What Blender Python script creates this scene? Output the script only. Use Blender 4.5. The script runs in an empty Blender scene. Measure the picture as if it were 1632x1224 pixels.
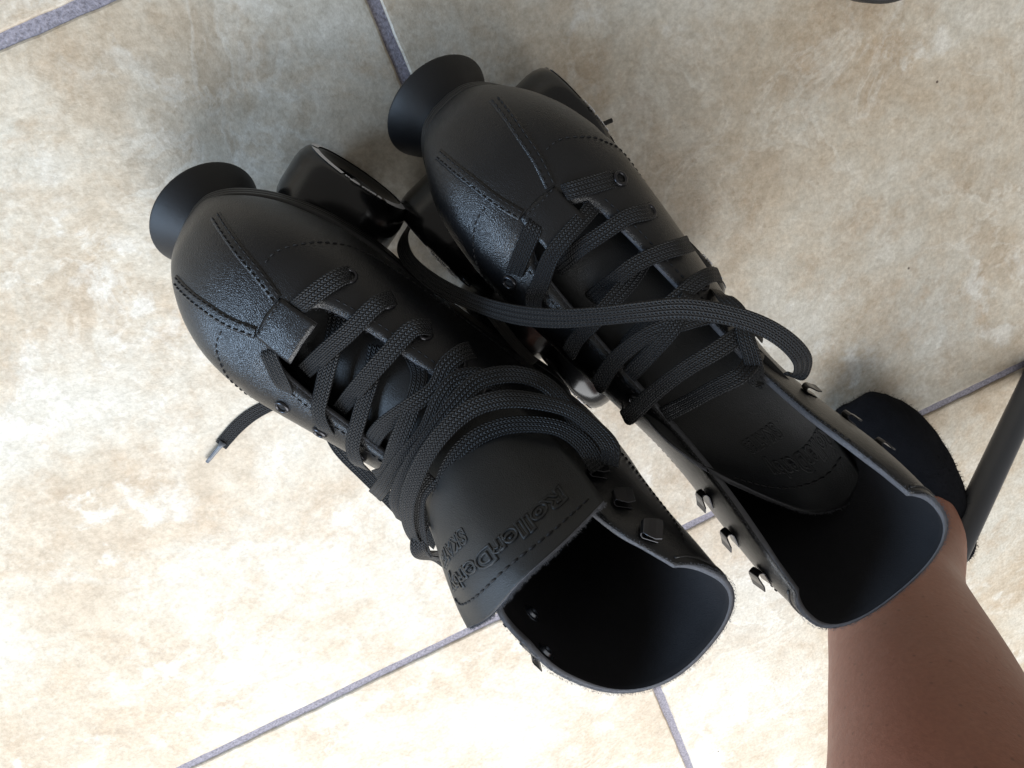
import bpy, bmesh, math, random
from mathutils import Vector, Matrix
from mathutils.bvhtree import BVHTree
random.seed(7)
S = bpy.context.scene
C = S.collection
R = math.radians

# ---------------------------------------------------------------- camera
cam_d = bpy.data.cameras.new('camera')
cam = bpy.data.objects.new('camera', cam_d); C.objects.link(cam)
cam_d.sensor_fit = 'HORIZONTAL'; cam_d.sensor_width = 36.0
cam_d.lens = 36.0 * 1330.0 / 1632.0
cam_d.clip_start = 0.01; cam_d.clip_end = 100
_r = ((0.96672241, -0.11768389, 0.22715255), (0.0, -0.88791248, -0.46001243), (0.25582763, 0.44470432, -0.85836489))
M = Matrix([[_r[i][0], -_r[i][1], -_r[i][2]] for i in range(3)]).to_4x4()
M.translation = Vector((0, 0, 0.5516))
cam.matrix_world = M
S.camera = cam

# ---------------------------------------------------------------- light
w = bpy.data.worlds.new('World'); S.world = w; w.use_nodes = True
bg = w.node_tree.nodes['Background']; bg.inputs['Color'].default_value = (1.0, 0.96, 0.90, 1); bg.inputs['Strength'].default_value = 0.27

def area(name, loc, target, sx, sy, power, col):
    d = bpy.data.lights.new(name, 'AREA'); d.shape = 'RECTANGLE'; d.size = sx; d.size_y = sy; d.energy = power; d.color = col
    o = bpy.data.objects.new(name, d); C.objects.link(o); o.location = loc
    o.rotation_euler = (Vector(target) - Vector(loc)).to_track_quat('-Z', 'Y').to_euler()
    return o
area('doorway_light', (0.12, -1.72, 1.55), (0.05, -0.45, 0.0), 2.6, 1.8, 92, (0.97, 0.985, 1.0))
area('side_window_light', (-1.70, -0.55, 0.80), (0.0, -0.25, 0.12), 1.05, 0.62, 36, (0.54, 0.74, 1.0))

S.view_settings.view_transform = 'Standard'; S.view_settings.look = 'None'
S.view_settings.exposure = 0; S.view_settings.gamma = 1
S.render.resolution_x = 1024; S.render.resolution_y = 768

# ---------------------------------------------------------------- helpers
def link(name, me, mat=None, parent=None):
    o = bpy.data.objects.new(name, me); C.objects.link(o)
    if mat is not None:
        for m_ in (mat if isinstance(mat, (list, tuple)) else [mat]): me.materials.append(m_)
    if parent is not None: o.parent = parent
    return o
def obj(name, bm, mat, parent=None, smooth=True):
    bmesh.ops.recalc_face_normals(bm, faces=bm.faces)
    me = bpy.data.meshes.new(name); bm.to_mesh(me); bm.free()
    if smooth: me.polygons.foreach_set('use_smooth', [True] * len(me.polygons))
    return link(name, me, mat, parent)
def empty(name, loc, rz=0):
    o = bpy.data.objects.new(name, None); C.objects.link(o); o.location = loc; o.rotation_euler = (0, 0, rz)
    o.empty_display_size = .05
    return o
def tag(o, label=None, cat=None, group=None, kind=None):
    if label: o['label'] = label
    if cat: o['category'] = cat
    if group: o['group'] = group
    if kind: o['kind'] = kind
    return o
def V(*a): return Vector(a)

def cr(p0, p1, p2, p3, t):
    t2 = t*t; t3 = t2*t
    return 0.5*((2*p1) + (p2-p0)*t + (2*p0-5*p1+4*p2-p3)*t2 + (3*p1-p0-3*p2+p3)*t3)
def spline(pts, n):
    """Catmull-Rom through pts (Vectors or floats lists), n samples per span"""
    P = [pts[0]*2-pts[1]] + list(pts) + [pts[-1]*2-pts[-2]]
    out = []
    for i in range(1, len(P)-2):
        for k in range(n): out.append(cr(P[i-1], P[i], P[i+1], P[i+2], k/n))
    out.append(P[-2].copy()); return out
def resample(P, step):
    L = [0]
    for a, b in zip(P, P[1:]): L.append(L[-1] + (b-a).length)
    n = max(2, int(L[-1]/step)); out = []; j = 0
    for i in range(n+1):
        s = L[-1]*i/n
        while j < len(L)-2 and L[j+1] < s: j += 1
        t = (s-L[j])/max(1e-9, L[j+1]-L[j]); out.append(P[j].lerp(P[j+1], min(1, max(0, t))))
    return out

def tube_bm(bm, path, rad, seg=10, caps=True, flat=1.0, up=None):
    n = len(path); rings = []
    prev = None
    for i, p in enumerate(path):
        t = (path[min(i+1, n-1)] - path[max(i-1, 0)]).normalized()
        if prev is None:
            a = up or (V(0, 0, 1) if abs(t.z) < .9 else V(1, 0, 0))
            u = (a - t*a.dot(t)).normalized()
        else:
            u = (prev - t*prev.dot(t)).normalized()
        prev = u; v = t.cross(u)
        r = rad[i] if isinstance(rad, (list, tuple)) else rad
        rings.append([bm.verts.new(p + u*(r*flat*math.cos(2*math.pi*k/seg)) + v*(r*math.sin(2*math.pi*k/seg))) for k in range(seg)])
    for a, b in zip(rings, rings[1:]):
        for k in range(seg): bm.faces.new((a[k], a[(k+1) % seg], b[(k+1) % seg], b[k]))
    if caps:
        bm.faces.new(rings[0][::-1]); bm.faces.new(rings[-1])
def lathe_bm(bm, prof, M4=None, seg=40, closed=False):
    """prof: (r, a) list, a along local z; M4 transform"""
    M4 = M4 or Matrix.Identity(4); rings = []
    for r, a in prof:
        if r < 1e-6: rings.append([bm.verts.new(M4 @ V(0, 0, a))])
        else: rings.append([bm.verts.new(M4 @ V(r*math.cos(2*math.pi*k/seg), r*math.sin(2*math.pi*k/seg), a)) for k in range(seg)])
    prs = list(zip(rings, rings[1:])) + ([(rings[-1], rings[0])] if closed else [])
    for A, B in prs:
        for k in range(seg):
            k2 = (k+1) % seg
            if len(A) == 1 and len(B) == 1: continue
            if len(A) == 1: bm.faces.new((A[0], B[k], B[k2]))
            elif len(B) == 1: bm.faces.new((A[k], B[0], A[k2]))
            else: bm.faces.new((A[k], B[k], B[k2], A[k2]))
def box_bm(bm, c, s, M4=None, bev=0):
    r = bmesh.ops.create_cube(bm, size=1)
    for v in r['verts']:
        v.co = V(v.co.x*s[0]+c[0], v.co.y*s[1]+c[1], v.co.z*s[2]+c[2])
        if M4 is not None: v.co = M4 @ v.co
    if bev:
        es = set(e for v in r['verts'] for e in v.link_edges)
        bmesh.ops.bevel(bm, geom=list(es), offset=bev, segments=2, affect='EDGES', profile=.6)
def frame(o, z, x=None):
    """matrix with given origin, z axis, approx x axis"""
    z = z.normalized(); x = x or (V(1, 0, 0) if abs(z.x) < .9 else V(0, 1, 0))
    x = (x - z*x.dot(z)).normalized(); y = z.cross(x)
    m = Matrix((x, y, z)).transposed().to_4x4(); m.translation = o
    return m

# ---------------------------------------------------------------- materials
def nmat(name):
    m = bpy.data.materials.new(name); m.use_nodes = True
    nt = m.node_tree; b = nt.nodes['Principled BSDF']
    def N(t, **kw):
        n = nt.nodes.new(t)
        for k, v in kw.items():
            if k in n.inputs: n.inputs[k].default_value = v
            else: setattr(n, k, v)
        return n
    def K(a, ao, bb, bi): nt.links.new(a.outputs[ao], bb.inputs[bi])
    return m, nt, b, N, K
def simple(name, col, rough=.5, metal=0, spec=.5):
    m, nt, b, N, K = nmat(name)
    b.inputs['Base Color'].default_value = (*col, 1); b.inputs['Roughness'].default_value = rough; b.inputs['Metallic'].default_value = metal
    b.inputs['Specular IOR Level'].default_value = spec
    return m
def leather(name, col, rough, grain=900, bump=.25, spec=.5, wr=0.08, fib=0):
    m, nt, b, N, K = nmat(name)
    tc = N('ShaderNodeTexCoord')
    vo = N('ShaderNodeTexVoronoi', Scale=grain, feature='DISTANCE_TO_EDGE'); K(tc, 'Object', vo, 'Vector')
    n1 = N('ShaderNodeTexNoise', Scale=grain*.8, Detail=3.0); K(tc, 'Object', n1, 'Vector')
    n2 = N('ShaderNodeTexNoise', Scale=38.0, Detail=5.0, Roughness=.6); K(tc, 'Object', n2, 'Vector')
    mix = N('ShaderNodeMath', operation='MULTIPLY_ADD'); K(vo, 'Distance', mix, 0); mix.inputs[1].default_value = 1.5; K(n1, 'Fac', mix, 2)
    bp = N('ShaderNodeBump', Strength=bump, Distance=.0008); K(mix, 'Value', bp, 'Height')
    bp2 = N('ShaderNodeBump', Strength=.10, Distance=.004); K(n2, 'Fac', bp2, 'Height'); K(bp2, 'Normal', bp, 'Normal')
    K(bp, 'Normal', b, 'Normal')
    mr = N('ShaderNodeMapRange'); mr.inputs['To Min'].default_value = rough-wr; mr.inputs['To Max'].default_value = rough+wr
    K(n2, 'Fac', mr, 'Value'); K(mr, 'Result', b, 'Roughness')
    cr_ = N('ShaderNodeMix', data_type='RGBA'); K(n2, 'Fac', cr_, 0)
    cr_.inputs[6].default_value = (*[c*.75 for c in col], 1); cr_.inputs[7].default_value = (*[c*1.3 for c in col], 1)
    K(cr_, 2, b, 'Base Color')
    b.inputs['Specular IOR Level'].default_value = spec
    return m
M_leather = leather('black_leather', (.0045, .0048, .0058), .31, 1150, .26, spec=.58)
M_tongue = leather('tongue_leather', (.0105, .0115, .0125), .45, 1500, .25)
M_lining = leather('suede_lining', (.024, .0245, .0275), .95, 2500, .6, spec=.15)
M_edge = leather('cut_leather_edge', (.20, .205, .225), .95, 2600, 1.0, spec=.1)
M_slip = leather('black_suede', (.017, .018, .022), 1.0, 1800, 1.0, spec=.05)
M_rubber = leather('matte_black_rubber', (.006, .0063, .0075), .52, 3000, .1)
M_wheel = simple('glossy_black_urethane', (.006, .0063, .007), .2)
M_hub = simple('wheel_hub_plastic', (.016, .014, .011), .42)
M_sole = leather('black_sole', (.009, .0095, .010), .34, 1500, .15)
M_plate = simple('black_nylon', (.012, .012, .013), .42)
M_metal = simple('black_coated_metal', (.055, .055, .06), .28, .9)
M_rivet = simple('dark_nickel_rivet', (.42, .46, .52), .3, 1)
M_chrome = simple('polished_truck_metal', (.42, .44, .50), .16, 1)
M_steel = simple('zinc_steel', (.10, .10, .105), .32, 1)
M_white = simple('white_print', (.8, .8, .83), .5)
M_thread = simple('black_thread', (.006, .006, .007), .75)
M_aglet = simple('grey_plastic_aglet', (.13, .14, .16), .3)

def lace_mat():
    m, nt, b, N, K = nmat('woven_black_lace')
    uv = N('ShaderNodeUVMap'); sp = N('ShaderNodeSeparateXYZ'); K(uv, 'UV', sp, 'Vector')
    def mth(op, a, c=None, val=None):
        n = N('ShaderNodeMath', operation=op)
        K(a[0], a[1], n, 0)
        if c is not None: K(c[0], c[1], n, 1)
        if val is not None: n.inputs[1].default_value = val
        return (n, 'Value')
    u = (sp, 'X'); v = (sp, 'Y')
    pp = mth('PINGPONG', mth('MULTIPLY', u, val=4.0), val=.5)          # chevron columns
    ph = mth('ADD', mth('MULTIPLY', v, val=5.0), mth('MULTIPLY', pp, val=1.7))
    s = mth('SINE', mth('MULTIPLY', ph, val=6.2832))
    cs = mth('COSINE', mth('MULTIPLY', u, val=6.2832*8))
    h = mth('ADD', mth('MULTIPLY', s, val=.6), mth('MULTIPLY', cs, val=-.5))
    bp = N('ShaderNodeBump', Strength=.8, Distance=.0006); K(h[0], h[1], bp, 'Height'); K(bp, 'Normal', b, 'Normal')
    mr = N('ShaderNodeMapRange'); mr.inputs['From Min'].default_value = -1.1; mr.inputs['From Max'].default_value = 1.1; K(h[0], h[1], mr, 'Value')
    mx = N('ShaderNodeMix', data_type='RGBA'); K(mr, 'Result', mx, 0)
    mx.inputs[6].default_value = (.002, .0022, .003, 1); mx.inputs[7].default_value = (.0095, .0105, .0125, 1); K(mx, 2, b, 'Base Color')
    b.inputs['Roughness'].default_value = .50; b.inputs['Specular IOR Level'].default_value = .42
    b.inputs['Sheen Weight'].default_value = .02
    return m
M_lace = lace_mat()

def skin_mat():
    m, nt, b, N, K = nmat('brown_skin')
    tc = N('ShaderNodeTexCoord')
    n1 = N('ShaderNodeTexNoise', Scale=14.0, Detail=4.0); K(tc, 'Object', n1, 'Vector')
    n2 = N('ShaderNodeTexNoise', Scale=420.0, Detail=3.0); K(tc, 'Object', n2, 'Vector')
    n3 = N('ShaderNodeTexVoronoi', Scale=700.0, feature='DISTANCE_TO_EDGE'); K(tc, 'Object', n3, 'Vector')
    mx = N('ShaderNodeMix', data_type='RGBA'); K(n1, 'Fac', mx, 0)
    mx.inputs[6].default_value = (.30, .108, .066, 1); mx.inputs[7].default_value = (.41, .178, .115, 1)
    m2 = N('ShaderNodeMix', data_type='RGBA', blend_type='MULTIPLY'); m2.inputs[0].default_value = .35
    K(mx, 2, m2, 6); K(n2, 'Fac', m2, 7); K(m2, 2, b, 'Base Color')
    bp = N('ShaderNodeBump', Strength=.25, Distance=.0004); K(n3, 'Distance', bp, 'Height'); K(bp, 'Normal', b, 'Normal')
    n4 = N('ShaderNodeTexNoise', Scale=95.0, Detail=5.0, Roughness=.7); K(tc, 'Object', n4, 'Vector')
    b2 = N('ShaderNodeBump', Strength=.35, Distance=.0016); K(n4, 'Fac', b2, 'Height'); K(b2, 'Normal', bp, 'Normal')
    sp = N('ShaderNodeTexVoronoi', Scale=130.0); K(tc, 'Object', sp, 'Vector')
    dot = N('ShaderNodeMapRange'); dot.inputs['From Min'].default_value = .06; dot.inputs['From Max'].default_value = .16; dot.inputs['To Min'].default_value = .72; dot.inputs['To Max'].default_value = 1; K(sp, 'Distance', dot, 'Value')
    m6 = N('ShaderNodeMix', data_type='RGBA', blend_type='MULTIPLY'); m6.inputs[0].default_value = 1; K(m2, 2, m6, 6); K(dot, 'Result', m6, 7); K(m6, 2, b, 'Base Color')
    rr = N('ShaderNodeMapRange'); rr.inputs['To Min'].default_value = .38; rr.inputs['To Max'].default_value = .62; K(n4, 'Fac', rr, 'Value'); K(rr, 'Result', b, 'Roughness')
    b.inputs['Subsurface Weight'].default_value = .08; b.inputs['Subsurface Radius'].default_value = (.01, .004, .002)
    return m
M_skin = skin_mat()

def tile_mat():
    m, nt, b, N, K = nmat('beige_stone_tile')
    tc = N('ShaderNodeTexCoord'); oi = N('ShaderNodeObjectInfo')
    sc = N('ShaderNodeVectorMath', operation='SCALE'); K(tc, 'Object', sc, 0); sc.inputs['Scale'].default_value = 1.0
    off = N('ShaderNodeVectorMath', operation='MULTIPLY_ADD')
    K(oi, 'Random', off, 0); off.inputs[1].default_value = (7.3, 11.1, 5.7); K(sc, 'Vector', off, 2)
    wn = N('ShaderNodeTexNoise', Scale=9.0, Detail=4.0); K(off, 'Vector', wn, 'Vector')
    warp = N('ShaderNodeVectorMath', operation='MULTIPLY_ADD'); K(wn, 'Color', warp, 0); warp.inputs[1].default_value = (.05, .05, .05); K(off, 'Vector', warp, 2)
    def ramp(src, out, stops):
        r = N('ShaderNodeValToRGB'); e = r.color_ramp.elements
        e[0].position, e[0].color = stops[0][0], (*stops[0][1], 1); e[1].position, e[1].color = stops[-1][0], (*stops[-1][1], 1)
        for p_, c_ in stops[1:-1]: x = e.new(p_); x.color = (*c_, 1)
        K(src, out, r, 'Fac'); return r
    big = N('ShaderNodeTexNoise', Scale=8.5, Detail=10.0, Roughness=.68); K(warp, 'Vector', big, 'Vector')
    base = ramp(big, 'Fac', [(.30, (.43, .345, .25)), (.42, (.49, .415, .32)), (.50, (.54, .485, .40)), (.58, (.55, .515, .445)), (.70, (.61, .585, .525))])
    med = N('ShaderNodeTexNoise', Scale=20.0, Detail=10.0, Roughness=.66); K(warp, 'Vector', med, 'Vector')
    patch = ramp(med, 'Fac', [(.53, (0, 0, 0)), (.60, (.7, .7, .7))])
    m1 = N('ShaderNodeMix', data_type='RGBA'); pf = N('ShaderNodeMath', operation='MULTIPLY'); K(patch, 'Color', pf, 0)
    big2 = N('ShaderNodeTexNoise', Scale=9.0, Detail=3.0); K(off, 'Vector', big2, 'Vector')
    bm_ = ramp(big2, 'Fac', [(.46, (0, 0, 0)), (.60, (1, 1, 1))]); K(bm_, 'Color', pf, 1)
    K(pf, 'Value', m1, 0); K(base, 'Color', m1, 6); m1.inputs[7].default_value = (.68, .66, .61, 1)
    br = N('ShaderNodeTexNoise', Scale=15.0, Detail=9.0, Roughness=.75)
    o2 = N('ShaderNodeVectorMath', operation='ADD'); K(warp, 'Vector', o2, 0); o2.inputs[1].default_value = (3.3, 1.7, 9.1); K(o2, 'Vector', br, 'Vector')
    brr = ramp(br, 'Fac', [(.51, (0, 0, 0)), (.68, (.66, .66, .66))])
    m2 = N('ShaderNodeMix', data_type='RGBA'); K(brr, 'Color', m2, 0); K(m1, 2, m2, 6); m2.inputs[7].default_value = (.40, .29, .185, 1)
    vn = N('ShaderNodeTexNoise', Scale=11.0, Detail=8.0, Roughness=.62, Distortion=.6); o3 = N('ShaderNodeVectorMath', operation='ADD'); K(warp, 'Vector', o3, 0); o3.inputs[1].default_value = (1.9, 8.2, 4.4); K(o3, 'Vector', vn, 'Vector')
    vr = ramp(vn, 'Fac', [(.465, (0, 0, 0)), (.50, (.34, .34, .34)), (.506, (.1, .1, .1)), (.54, (0, 0, 0))])
    vm = N('ShaderNodeTexNoise', Scale=7.0, Detail=2.0); K(off, 'Vector', vm, 'Vector'); vmr = ramp(vm, 'Fac', [(.48, (0, 0, 0)), (.60, (1, 1, 1))])
    vv = N('ShaderNodeMath', operation='MULTIPLY'); K(vr, 'Color', vv, 0); K(vmr, 'Color', vv, 1)
    m2b = N('ShaderNodeMix', data_type='RGBA'); K(vv, 'Value', m2b, 0); K(m2, 2, m2b, 6); m2b.inputs[7].default_value = (.70, .68, .63, 1)
    dk = ramp(vn, 'Fac', [(.40, (0, 0, 0)), (.455, (.28, .28, .28)), (.475, (0, 0, 0))])
    dv = N('ShaderNodeMath', operation='MULTIPLY'); K(dk, 'Color', dv, 0); K(vmr, 'Color', dv, 1)
    m2c = N('ShaderNodeMix', data_type='RGBA'); K(dv, 'Value', m2c, 0); K(m2b, 2, m2c, 6); m2c.inputs[7].default_value = (.37, .29, .21, 1); m2 = m2c
    # fine sandy grain
    fn = N('ShaderNodeTexNoise', Scale=330.0, Detail=4.0, Roughness=.65); K(off, 'Vector', fn, 'Vector')
    fr = ramp(fn, 'Fac', [(.25, (.80, .785, .76)), (.75, (1.2, 1.21, 1.22))])
    m3 = N('ShaderNodeMix', data_type='RGBA', blend_type='MULTIPLY'); m3.inputs[0].default_value = 1; K(m2, 2, m3, 6); K(fr, 'Color', m3, 7)
    fn2 = N('ShaderNodeTexNoise', Scale=80.0, Detail=5.0, Roughness=.75); K(off, 'Vector', fn2, 'Vector')
    fr2 = ramp(fn2, 'Fac', [(.3, (.86, .855, .84)), (.7, (1.1, 1.105, 1.11))])
    m4 = N('ShaderNodeMix', data_type='RGBA', blend_type='MULTIPLY'); m4.inputs[0].default_value = 1; K(m3, 2, m4, 6); K(fr2, 'Color', m4, 7)
    # few dark pits
    vo = N('ShaderNodeTexVoronoi', Scale=26.0, Randomness=1.0); K(off, 'Vector', vo, 'Vector')
    pit = N('ShaderNodeMath', operation='LESS_THAN'); K(vo, 'Distance', pit, 0); pit.inputs[1].default_value = .028
    hv = N('ShaderNodeSeparateXYZ'); K(vo, 'Color', hv, 'Vector')
    few = N('ShaderNodeMath', operation='GREATER_THAN'); K(hv, 'X', few, 0); few.inputs[1].default_value = .86
    pm = N('ShaderNodeMath', operation='MULTIPLY'); K(pit, 'Value', pm, 0); K(few, 'Value', pm, 1)
    m5 = N('ShaderNodeMix', data_type='RGBA'); K(pm, 'Value', m5, 0); K(m4, 2, m5, 6); m5.inputs[7].default_value = (.12, .09, .07, 1)
    K(m5, 2, b, 'Base Color')
    hm = N('ShaderNodeMath', operation='MULTIPLY_ADD'); K(med, 'Fac', hm, 0); hm.inputs[1].default_value = 2.5; K(fn, 'Fac', hm, 2)
    bp = N('ShaderNodeBump', Strength=.3, Distance=.0012); K(hm, 'Value', bp, 'Height'); K(bp, 'Normal', b, 'Normal')
    rr = N('ShaderNodeMapRange'); rr.inputs['To Min'].default_value = .28; rr.inputs['To Max'].default_value = .50; K(med, 'Fac', rr, 'Value'); K(rr, 'Result', b, 'Roughness')
    return m
M_tile = tile_mat()
def grout_mat():
    m, nt, b, N, K = nmat('sandy_grey_grout')
    tc = N('ShaderNodeTexCoord')
    n = N('ShaderNodeTexNoise', Scale=520.0, Detail=4.0, Roughness=.7); K(tc, 'Object', n, 'Vector')
    r = N('ShaderNodeValToRGB'); e = r.color_ramp.elements; K(n, 'Fac', r, 'Fac')
    e[0].position = .3; e[0].color = (.12, .112, .135, 1); e[1].position = .72; e[1].color = (.36, .34, .40, 1)
    K(r, 'Color', b, 'Base Color'); b.inputs['Roughness'].default_value = .62
    bp = N('ShaderNodeBump', Strength=.8, Distance=.001); K(n, 'Fac', bp, 'Height'); K(bp, 'Normal', b, 'Normal')
    return m
M_grout = grout_mat()

# ---------------------------------------------------------------- floor
TH = 0.35758; T = 0.5529; A0 = -0.5429; B0 = 0.0473
nv = V(math.cos(TH), math.sin(TH), 0); mv = V(-math.sin(TH), math.cos(TH), 0)
bm = bmesh.new()
box_bm(bm, (0, 0, -.0115), (T*11, T*11, .02))
floor = obj('floor', bm, M_grout, None, False); floor.rotation_euler.z = TH
floor.location = nv*(B0+T*.5) + mv*(A0+T*.5)
tag(floor, kind='structure')
GAP = .0076
bm = bmesh.new()
hs = (T-GAP)/2; ns = 90; ring0 = []
for a in range(4):
    for k in range(ns):
        f = -1+2*k/ns; ring0.append(Matrix.Rotation(a*math.pi/2, 3, 'Z') @ V(hs, f*hs, 0))
wob = [0.0]*len(ring0)
for amp, frq in ((.00022, 9), (.00018, 23), (.00016, 61), (.00012, 120)):
    ph = random.random()*6.28
    for k in range(len(ring0)): wob[k] += amp*math.sin(2*math.pi*frq*k/len(ring0)+ph)
rings = []
for ins, z in ((.0, -.008), (.0, -.0021), (.0005, -.0009), (.0015, -.0002), (.0032, 0)):
    rr_ = []
    for k, q in enumerate(ring0):
        c = max(abs(q.x), abs(q.y)); sc_ = (hs - ins + wob[k]*(1 if ins < .002 else .4))/c
        qx = max(-1, min(1, q.x/c))*(hs-ins) ; q2 = V(q.x*sc_, q.y*sc_, z)
        rr_.append(bm.verts.new(q2))
    rings.append(rr_)
for A_, B_ in zip(rings, rings[1:]):
    for k in range(len(A_)): bm.faces.new((A_[k], A_[(k+1) % len(A_)], B_[(k+1) % len(A_)], B_[k]))
bm.faces.new(rings[-1]); bmesh.ops.recalc_face_normals(bm, faces=bm.faces)
tme = bpy.data.meshes.new('tile'); bm.to_mesh(tme); bm.free(); tme.materials.append(M_tile)
for i in range(-3, 4):
    for j in range(-3, 4):
        o = bpy.data.objects.new('tile', tme); C.objects.link(o); o.parent = floor
        o.location = (i*T, j*T, random.uniform(-.0003, .0003)+.0003)

# ---------------------------------------------------------------- boot surface
# each section: back/bottom point (x,z), front/top point (x,z), half widths lateral / medial, exponent, half gap
SEC = [
 (.2640,.094, .2640,.103, .0030,.0030,.80, 0),
 (.2625,.087, .2620,.1145,.0145,.0145,.78, 0),
 (.2593,.085, .2578,.1240,.0225,.0220,.77, 0),
 (.2525,.085, .2508,.1350,.0305,.0290,.77, 0),
 (.2425,.085, .2407,.1468,.0385,.0362,.77, 0),
 (.2300,.085, .2280,.1572,.0450,.0418,.77, 0),
 (.2160,.085, .2140,.1645,.0492,.0450,.77, 0),
 (.2060,.085, .2050,.1680,.0505,.0462,.77, .012),
 (.1950,.085, .1965,.1710,.0520,.0472,.78, .0195),
 (.1700,.086, .1760,.1800,.0510,.0470,.79, .0225),
 (.1400,.088, .1550,.1900,.0490,.0455,.80, .0235),
 (.1080,.092, .1360,.2010,.0465,.0440,.80, .0245),
 (.0700,.098, .1200,.2110,.0435,.0425,.80, .0250),
 (.0350,.102, .1080,.2210,.0410,.0410,.82, .0255),
 (.0080,.106, .0990,.2330,.0400,.0400,.84, .0260),
 (-.004,.130, .0930,.2470,.0400,.0400,.86, .0265),
 (-.005,.165, .0885,.2610,.0405,.0405,.86, .0270),
 (.0000,.200, .0850,.2730,.0410,.0410,.86, .0280),
 (.0020,.235, .0800,.2830,.0420,.0415,.86, .0295),
 (-.003,.262, .0735,.2900,.0425,.0415,.86, .0310),
 (-.008,.281, .0650,.2940,.0425,.0405,.86, .0325),
 (-.011,.294, .0560,.2985,.0420,.0395,.86, .0340),
]
def boot_grid(lat, over=None, nphi=26, sub=4):
    """lat=+1: the bulging lateral side is local left. returns rows of points from right edge to left edge"""
    secs = [list(s) for s in SEC]
    if over:
        for i, kv in over.items():
            for k, v in kv.items():
                if k == 8 and len(secs[i]) < 9: secs[i].append(v)
                else: secs[i][k] = v
    cols = []
    for s in secs: cols.append(Vector(list(s) + ([s[7]] if len(s) < 9 else [])))
    rows = []
    def vs(a): return a
    P = spline(cols, sub)
    for r in P:
        bx, bz, tx, tz, wl, wm, p, g, gl = r
        g = max(0, g); gl = max(0, gl)
        gL, gR = (gl, g) if lat > 0 else (g, gl)
        wL, wR = (wl, wm) if lat > 0 else (wm, wl)
        row = []
        def side(w, sg, g):
            pe = math.pi - (math.asin(min(1, (g/w)**(1/p))) if g > 1e-4 else 0)
            out = []
            for k in range(nphi+1):
                f = pe*k/nphi; c = math.cos(f)
                h = .5 - .5*math.copysign(abs(c)**.82, c)
                l = w*abs(math.sin(f))**p
                out.append(V(bx+(tx-bx)*h, sg*l, bz+(tz-bz)*h))
            return out
        Rr = side(wR, -1, gR); Ll = side(wL, 1, gL)
        sidx = len(rows)/(len(P)-1)
        if over and sidx > .70:
            ws = min(1, (sidx-.70)/.26); ws = ws*ws*(3-2*ws); L_ = Ll if lat > 0 else Rr
            for k, q in enumerate(L_):
                f = (k/nphi)**1.8*ws; q.x += .024*f; q.z -= .013*f
        rows.append((Rr[::-1] + Ll[1:], g > 1e-3))
    return rows
def grid_bm(bm, rows, close_top=None):
    vr = [[bm.verts.new(p) for p in r] for r in rows]
    for a, b in zip(vr, vr[1:]):
        for k in range(len(a)-1):
            try: bm.faces.new((a[k], b[k], b[k+1], a[k+1]))
            except ValueError: pass
    return vr

class Boot:
    def __init__(s, parent, lat, over):
        rows = boot_grid(lat, over)
        bm = bmesh.new()
        vr = grid_bm(bm, [r for r, g in rows])
        # toe tip cap
        bm.faces.new(vr[0])
        bmesh.ops.remove_doubles(bm, verts=bm.verts, dist=.00012)
        bmesh.ops.recalc_face_normals(bm, faces=bm.faces)
        me = bpy.data.meshes.new('upper'); bm.to_mesh(me)
        s.bvh = BVHTree.FromBMesh(bm)
        # check the orientation
        loc, no, i, d = s.bvh.find_nearest(V(.1, .2*1, .12))
        s.flip = -1 if no.y < 0 else 1
        bm.free()
        if s.flip < 0: me.flip_normals()
        me.polygons.foreach_set('use_smooth', [True]*len(me.polygons))
        o = link('upper', me, [M_leather, M_lining, M_edge], parent)
        md = o.modifiers.new('thick', 'SOLIDIFY'); md.thickness = .0032; md.offset = -1; md.material_offset = 1; md.material_offset_rim = 2; md.use_even_offset = False
        s.obj = o; s.rows = rows; s.parent = parent
    def snap(s, p):
        loc, no, i, d = s.bvh.find_nearest(Vector(p)); return loc, no*s.flip

def stitches(boot_or_fn, pts, name, parent, pitch=.0034, ln=.0024, r=.00042, lift=.0001, mat=None, bm=None):
    snap = boot_or_fn
    P = resample(spline([Vector(p) for p in pts], 8), .001)
    P = [snap(p) for p in P]
    Q = resample([a for a, n in P], pitch)
    own = bm is None
    bm = bm or bmesh.new()
    for a, b in zip(Q, Q[1:]):
        d = (b-a)
        if d.length < 1e-5: continue
        c, n = snap((a+b)/2); d.normalize()
        mid = c + n*(lift+r*.6)
        tube_bm(bm, [c-d*ln*.5-n*r*.6, c-d*ln*.3+n*(lift+r*.5), mid, c+d*ln*.3+n*(lift+r*.5), c+d*ln*.5-n*r*.6], [r*.6, r, r*1.1, r, r*.6], 6)
    if own: return obj(name, bm, mat or M_thread, parent)

def strip(snap, pts, width, height, name, mat, parent, step=.0015):
    """a raised rounded strip of leather following the surface"""
    P = resample(spline([Vector(p) for p in pts], 8), step)
    P = [snap(p) for p in P]; bm = bmesh.new(); rows = []
    n_ = len(P)
    for i, (p, n) in enumerate(P):
        t = (P[min(i+1, n_-1)][0]-P[max(i-1, 0)][0]).normalized(); s_ = t.cross(n).normalized()
        rr = []
        for a, h in ((-1, -.3), (-.96, .55), (-.75, .95), (0, 1.0), (.75, .95), (.96, .55), (1, -.3)):
            q, qn = snap(p + s_*(a*width/2)); rr.append(q + qn*(h*height))
        rows.append(rr)
    grid_bm(bm, rows); return obj(name, bm, mat, parent)

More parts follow.
